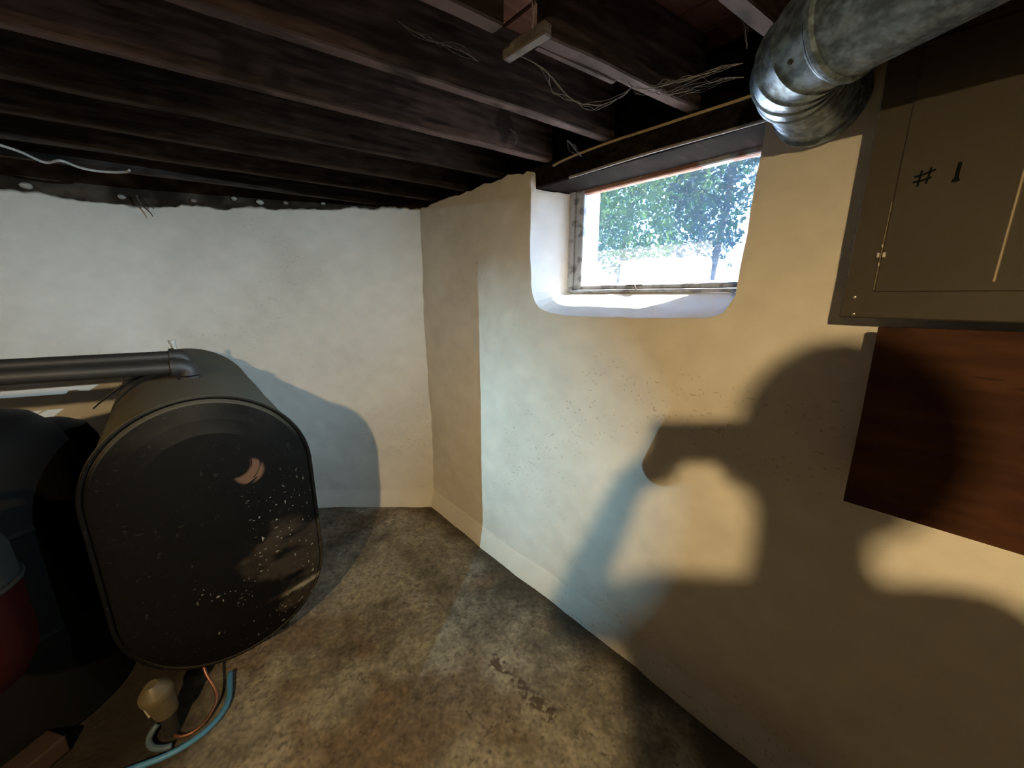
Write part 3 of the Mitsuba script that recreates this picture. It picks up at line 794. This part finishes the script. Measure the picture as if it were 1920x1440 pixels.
obj("marking", cat_([ink([(2.487, 1.853), (2.485, 1.822)], 0.0017), ink([(2.500, 1.856), (2.497, 1.826)], 0.0017), ink([(2.478, 1.842), (2.492, 1.845), (2.507, 1.851)]), ink([(2.477, 1.832), (2.490, 1.833), (2.503, 1.837)])]), MARKER, k, label="handwritten number sign in dark marker")
obj("marking", cat_([ink([(2.539, 1.857), (2.5385, 1.843), (2.538, 1.826)], 0.0030), ink([(2.533, 1.824), (2.538, 1.8235), (2.543, 1.826)], 0.0032)]), MARKER, k, label="handwritten figure one in dark marker")
bp = np.array([(2.470, 1.528), (2.474, 1.30), (2.4745, 1.079), (2.95, 1.0795), (2.95, 1.533)])
bd = trimesh.creation.extrude_polygon(sg.Polygon(bp).buffer(-0.002).buffer(0.002), 0.018, engine="earcut")
bd.vertices = np.stack([bd.vertices[:, 0], -0.112 + bd.vertices[:, 2], bd.vertices[:, 1]], 1)
bd.fix_normals()
k = "brown_board"
say(k, "dark reddish brown plywood board below the electrical panel", "board")
obj("sheet", bd, BOARD, k)
obj("spacer", rbox((2.52, -0.0938, 1.10), (2.57, -0.014, 1.50)), BOARD, k)
obj("spacer", rbox((2.86, -0.0938, 1.10), (2.91, -0.014, 1.50)), BOARD, k)

# ------------------------------------------------------------------ cables, webs, roots
c = spline([(1.30, -0.012, 2.160), (1.36, -0.014, 2.168), (1.463, -0.016, 2.1735), (1.603, -0.016, 2.1765), (1.76, -0.016, 2.174), (1.933, -0.016, 2.172), (2.06, -0.016, 2.170), (2.15, -0.01, 2.172)], 60)
c[:, 1] = 0.0225
obj("cable", sweep(c, 0.005, 8), TAN, label="tan cable along the sill beam under the joist ends", cat="cable", smooth=True)
c = spline([(1.395, 0.0235, 2.094), (1.55, 0.0235, 2.095), (1.73, 0.0235, 2.098), (1.95, 0.0235, 2.096), (2.15, 0.0235, 2.094)], 50)
obj("cable", sweep(c, 0.0055, 8), GREYCABLE, label="grey cable along the lower edge of the sill beam above the window", cat="cable", smooth=True)
c = spline([(0.14, -1.92, 2.184), (0.05, -1.80, 2.176), (0.012, -1.744, 2.170), (-0.082, -1.694, 2.170), (-0.166, -1.651, 2.168), (-0.108, -1.605, 2.172), (-0.170, -1.562, 2.170), (-0.197, -1.497, 2.170), (-0.091, -1.389, 2.172)], 70)
obj("cable", sweep(c, 0.0055, 8), WHITEWIRE, label="loose white wire hanging below the joists above the left wall", cat="cable", smooth=True)
c = spline([(-0.86, -1.39, 2.20), (-0.845, -1.375, 2.145), (-0.80, -1.345, 2.10), (-0.78, -1.335, 2.075)], 20)
obj("root", sweep(c, np.linspace(0.006, 0.0025, 20), 7), ROOT, label="dark dangling root over the top of the left wall, the longer one", cat="root", smooth=True)
c = spline([(-0.85, -1.36, 2.19), (-0.82, -1.335, 2.15), (-0.80, -1.325, 2.12)], 14)
obj("root", sweep(c, np.linspace(0.005, 0.002, 14), 7), ROOT, label="dark dangling root over the top of the left wall, the shorter one", cat="root", smooth=True)


def web(label, pts, r=0.0012, sag=0.006, twin=4, seed=0):
    g = np.random.default_rng(seed)
    ms = []
    for t in range(twin):
        p = spline(pts, 46)
        d = np.stack([fb(p + 5 * t + seed, 14, 3, seed + i) for i in range(3)], 1)
        w = np.sin(np.linspace(0, np.pi, 46))[:, None]
        p = p + d * w * (0.06 if t else 0.022)
        ms.append(sweep(p, r * (0.62 if t == 0 else 0.30) * (0.5 + 1.3 * meshkit.noise(p * 90, seed)), 5))
    obj("cobweb", cat_(ms), WEB, label=label, cat="cobweb", group="cobwebs among the joists")


web("thick sagging cobweb strand from the pale block to the joist end", [(1.757, -0.60, 2.180), (1.787, -0.52, 2.145), (1.80, -0.44, 2.115), (1.825, -0.37, 2.115), (1.872, -0.27, 2.182)], 0.0017, seed=1)
web("long cobweb strand stretched from the joist to the flue pipe", [(1.872, -0.30, 2.180), (1.97, -0.34, 2.115), (2.08, -0.36, 2.095), (2.19, -0.35, 2.085)], 0.0013, seed=2, twin=6)
web("lower cobweb strand stretched from the joist to the flue pipe", [(1.90, -0.20, 2.178), (2.00, -0.26, 2.12), (2.10, -0.29, 2.10), (2.18, -0.31, 2.075)], 0.0010, seed=3, twin=6)
web("cobweb strand along the dark joist side left of the pale block", [(1.505, -0.80, 2.29), (1.54, -0.72, 2.26), (1.565, -0.66, 2.25), (1.585, -0.60, 2.235)], 0.0013, seed=4)
web("cobweb strand hanging from above onto the pale block", [(1.845, -0.645, 2.185), (1.862, -0.66, 2.23), (1.850, -0.69, 2.30), (1.852, -0.70, 2.36)], 0.0016, seed=5)
web("thin cobweb strands hanging beside the dusty joist near the pipe", [(2.12, -0.22, 2.30), (2.14, -0.24, 2.22), (2.165, -0.27, 2.15)], 0.0009, seed=6)
web("small cobweb tuft under the end of the joist left of the window", [(1.50, -0.12, 2.175), (1.515, -0.09, 2.145), (1.525, -0.06, 2.125)], 0.0013, seed=7)
web("small cobweb on the face of the second joist from the window", [(1.262, -0.20, 2.26), (1.272, -0.17, 2.23), (1.27, -0.18, 2.205)], 0.0012, seed=8)

# ------------------------------------------------------------------ the bulb, two added fill lights and a light blocker
k = "light_bulb"
say(k, "lit bulb under an added small dark dish shade below the joists", "light bulb")
scene[k + "__glass"] = {"type": "sphere", "center": BULB.tolist(), "radius": 0.030, "emitter": {"type": "area", "radiance": {"type": "rgb", "value": BULB_RADIANCE}}}
hm = trimesh.creation.revolve(np.array([(0, 0.028), (0.014, 0.028), (0.016, 0.05), (0.028, 0.07), (0.045, 0.095), (0.055, 0.13), (0.055, 0.154), (0, 0.154)]), sections=32)
hm.apply_translation(BULB)
obj("holder", hm, WHITE, k, smooth=35)
dsh = trimesh.creation.revolve(np.array([(0.030, 0.066), (0.045, 0.058), (0.078, 0.026), (0.100, -0.009), (0.1015, -0.008), (0.080, 0.029), (0.046, 0.062), (0.030, 0.070), (0.030, 0.066)]), sections=40)
dsh.apply_translation(BULB)
obj("shade", dsh, BLACK, "light_bulb", smooth=35)  # dish added to keep bulb light off the joists
k = "stand_fill_light"
say(k, "added unseen fill spot on a stand far behind the camera", "fill light")
wd_ = (STAND_FILL_AIM - STAND_FILL) / np.linalg.norm(STAND_FILL_AIM - STAND_FILL)
obj("housing", loft([tube_seg(STAND_FILL + wd_ * s, wd_, STAND_FILL, wd_, r_, r_, 28)[0] for s, r_ in ((-0.14, 0.03), (-0.13, 0.04), (-0.03, 0.045), (-0.012, 0.055), (-0.010, 0.05), (-0.012, 0.01))]), BLACK, k, smooth=35)
obj("stand", sweep([STAND_FILL - wd_ * 0.08 + np.array([0, 0, -0.04]), (*(STAND_FILL - wd_ * 0.08)[:2], 0.0)], 0.015, 12), BLACK, k, smooth=40)
obj("base", sweep([(*(STAND_FILL - wd_ * 0.08)[:2], 0.0), (*(STAND_FILL - wd_ * 0.08)[:2], 0.02)], [0.18, 0.17], 28), BLACK, k, smooth=40)

k = "hanging_fill_light"
say(k, "added unseen fill spot lamp hanging from a joist right of the camera", "lamp")
hd_ = (HANG_FILL_AIM - HANG_FILL) / np.linalg.norm(HANG_FILL_AIM - HANG_FILL)
obj("shade", loft([tube_seg(HANG_FILL + hd_ * s, hd_, HANG_FILL, hd_, r_, r_, 28)[0] for s, r_ in ((-0.14, 0.018), (-0.13, 0.026), (-0.09, 0.03), (-0.058, 0.044), (-0.056, 0.040), (-0.058, 0.01))]), BLACK, k, smooth=35)
hs_ = np.array([hd_[1], -hd_[0], 0.0]) / np.linalg.norm(hd_[:2])
hf_ = np.array([hd_[0], hd_[1], 0.0]) / np.linalg.norm(hd_[:2])
vs_ = [HANG_FILL + hf_ * a + hs_ * b_ + np.array([0, 0, 0.0130 + c_]) for a in (-0.05, 0.13) for b_ in (-0.12, 0.12) for c_ in (0.0, 0.003)]
obj("added_visor", trimesh.Trimesh(*_hull(np.array(vs_)), process=False), BLACK, k)  # plate added to keep this fill beam off the joists
obj("cord", sweep([HANG_FILL - hd_ * 0.11 + np.array([0, 0, 0.02]), HANG_FILL - hd_ * 0.11 + np.array([0, 0, 0.45])], 0.004, 8), BLACK, k, smooth=40)
k = "light_blocker"  # unseen heater shape added to give the cool patch its left edge
say(k, "tall white tank shape added far behind the camera to block the fill light", "light blocker")
hm = trimesh.creation.revolve(np.array([(0, 0.06), (0.245, 0.06), (0.25, 0.075), (0.25, 1.80), (0.235, 1.835), (0.06, 1.85), (0, 1.85)]), sections=48)
hm.apply_translation((2.69, -3.10, 0.0))
obj("body", hm, WHITE, k, smooth=35)
obj("vent", sweep([(2.69, -3.10, 1.845), (2.69, -3.10, 2.17)], 0.05, 20), ELBOW, k, smooth=40)
for i in range(3):
    a = 2.1 * i
    obj("foot", sweep([(2.69 + 0.19 * math.cos(a), -3.10 + 0.19 * math.sin(a), 0.0), (2.69 + 0.19 * math.cos(a), -3.10 + 0.19 * math.sin(a), 0.065)], 0.02, 12), BLACK, k, smooth=40)

# ------------------------------------------------------------------ the photographer, whose shadow falls on the window wall
SKIN = mat("skin", principled((0.55, 0.36, 0.28), 0.55))
SHIRT = mat("grey_shirt", principled((0.12, 0.13, 0.15), 0.85))
JEANS = mat("dark_jeans", principled((0.05, 0.06, 0.09), 0.9))
HAIR = mat("brown_hair", principled((0.07, 0.045, 0.03), 0.7))
PHONE = mat("phone_glass", principled((0.02, 0.02, 0.022), 0.2))


def at(f, r, z):
    p = EYE + HEAD * f + RIGHT * r
    return np.array([p[0], p[1], z])


def limb(chain, size=0.03):
    parts = []
    for (a, ra), (b_, rb_) in zip(chain[:-1], chain[1:]):
        s1 = m3.Manifold.sphere(ra, 24).translate(list(map(float, a)))
        s2 = m3.Manifold.sphere(rb_, 24).translate(list(map(float, b_)))
        parts.append(m3.Manifold.batch_hull([s1, s2]))
    return parts


def fuse(parts, edge=0.02, it=8):
    w = m3.Manifold.batch_boolean(parts, m3.OpType.Add).refine_to_length(edge).to_mesh()
    t = trimesh.Trimesh(np.array(w.vert_properties[:, :3], float), np.array(w.tri_verts), process=True)
    trimesh.smoothing.filter_taubin(t, lamb=0.5, nu=0.52, iterations=it)
    return t


hd = at(-0.280, 0.085, 1.672)
neck = at(-0.320, 0.072, 1.53)
chest = at(-0.36, 0.11, 1.33)
pel = at(-0.39, 0.11, 0.95)
lsh, rsh = at(-0.345, -0.105, 1.442), at(-0.325, 0.235, 1.465)
lel, rel_ = at(-0.165, -0.195, 1.30), at(-0.22, 0.37, 1.22)
lwr, rwr = at(-0.075, -0.070, 1.520), at(-0.06, 0.185, 1.50)
S = lambda c, r: m3.Manifold.sphere(r, 24).translate(list(map(float, c)))   # noqa: E731
torso = [m3.Manifold.batch_hull([S(lsh, 0.065), S(rsh, 0.065), S(at(-0.38, -0.035, 1.25), 0.10), S(at(-0.38, 0.165, 1.25), 0.10)]),
         m3.Manifold.batch_hull([S(at(-0.38, -0.035, 1.25), 0.10), S(at(-0.38, 0.165, 1.25), 0.10), S(at(-0.46, 0.0, 0.95), 0.105), S(at(-0.46, 0.16, 0.95), 0.105)])]
legs = limb([(at(-0.46, 0.0, 0.92), 0.095), (at(-0.44, -0.01, 0.50), 0.062), (at(-0.48, -0.02, 0.09), 0.042)]) + limb([(at(-0.46, 0.165, 0.92), 0.095), (at(-0.44, 0.18, 0.50), 0.062), (at(-0.48, 0.19, 0.09), 0.042)])
feet = limb([(at(-0.50, -0.02, 0.05), 0.045), (at(-0.34, -0.04, 0.04), 0.038)]) + limb([(at(-0.50, 0.19, 0.05), 0.045), (at(-0.34, 0.21, 0.04), 0.038)])
arms = limb([(lsh, 0.058), (lel, 0.040), (lwr, 0.026)]) + limb([(rsh, 0.062), (rel_, 0.046), (rwr, 0.030)])
headm = [m3.Manifold.sphere(1.0, 40).scale([0.079, 0.098, 0.118]).rotate([0, 0, math.degrees(math.atan2(HEAD[1], HEAD[0])) - 90]).translate(hd.tolist()),
         m3.Manifold.batch_hull([S(hd + HEAD * 0.055 + np.array([0, 0, -0.075]), 0.038), S(hd + np.array([0, 0, -0.05]), 0.06)]),
         m3.Manifold.batch_hull([S(hd + HEAD * 0.098 + np.array([0, 0, 0.012]), 0.008), S(hd + HEAD * 0.112 + np.array([0, 0, -0.025]), 0.013)]),
         S(hd + RIGHT * 0.08 + HEAD * -0.01, 0.022), S(hd - RIGHT * 0.08 + HEAD * -0.01, 0.022)] + limb([(hd + np.array([0, 0, -0.05]), 0.056), (neck, 0.058), (at(-0.335, 0.072, 1.47), 0.07)])
UPV = np.cross(RIGHT, FWD)
if UPV[2] < 0:
    UPV = -UPV


def hand(wrist, side, pc):
    """A hand whose fingers rest on the back and its thumb under the phone edge; side -1 left, 1 right; pc: where it holds."""
    palm = pc - FWD * 0.052 - UPV * 0.030 + RIGHT * side * 0.022
    out = [m3.Manifold.batch_hull([S(wrist, 0.027), S(palm, 0.026)]), m3.Manifold.batch_hull([S(palm + UPV * 0.028, 0.014), S(palm - UPV * 0.022, 0.018), S(palm - FWD * 0.004, 0.018)])]
    for i, ln in enumerate((0.050, 0.058, 0.054, 0.042)):
        b0 = palm + UPV * (0.026 - 0.018 * i) + FWD * 0.006
        b1 = b0 - RIGHT * side * ln * 0.45 + FWD * 0.016
        b2 = b1 - RIGHT * side * ln * 0.5 + FWD * 0.006
        out += limb([(b0, 0.0095), (b1, 0.0088), (b2, 0.0078)])
    t0_ = palm - UPV * 0.02 + FWD * 0.008
    out += limb([(t0_, 0.012), (t0_ + RIGHT * side * 0.012 + FWD * 0.022 - UPV * 0.004, 0.0105), (pc - FWD * 0.022 - UPV * 0.042 + RIGHT * side * 0.0, 0.009)])
    return out


ph_c = EYE - FWD * 0.010 + RIGHT * 0.062 - UPV * 0.022
hands = hand(lwr, -1, ph_c - RIGHT * 0.065) + hand(rwr, 1, ph_c + RIGHT * 0.065)
body_m = fuse(torso + legs + arms + headm, 0.022, 8)
hand_m = fuse(hands, 0.006, 3)
k = "person"
say(k, "person in a grey shirt standing behind the camera, holding up a phone", "person")
SKINPARTS = fuse(headm, 0.010, 4)
obj("body", fuse(torso + legs + arms + feet + headm[:1] + headm[5:], 0.022, 8), SHIRT, k, smooth=True)
obj("head", SKINPARTS, SKIN, k, smooth=True)
obj("hands", hand_m, SKIN, k, smooth=True)
hr = m3.Manifold.sphere(1.0, 40).scale([0.090, 0.106, 0.118]).rotate([0, 0, math.degrees(math.atan2(HEAD[1], HEAD[0])) - 90]).translate((hd - HEAD * 0.014 + np.array([0, 0, 0.014])).tolist())
hr = hr.trim_by_plane([float(-HEAD[0] * 0.75), float(-HEAD[1] * 0.75), 0.66], float((hd + np.array([0, 0, 0.012])) @ np.array([-HEAD[0] * 0.75, -HEAD[1] * 0.75, 0.66])))
obj("hair", hr, HAIR, k, smooth=40)
pm = rbox((-0.076, -0.037, -0.004), (0.076, 0.037, 0.004), 0.004)
M4 = np.eye(4)
M4[:3, 0], M4[:3, 1], M4[:3, 2], M4[:3, 3] = RIGHT, UPV, -FWD, ph_c
pm.apply_transform(M4)
obj("phone", pm, PHONE, label="dark phone held up sideways by the person behind the camera", cat="phone")
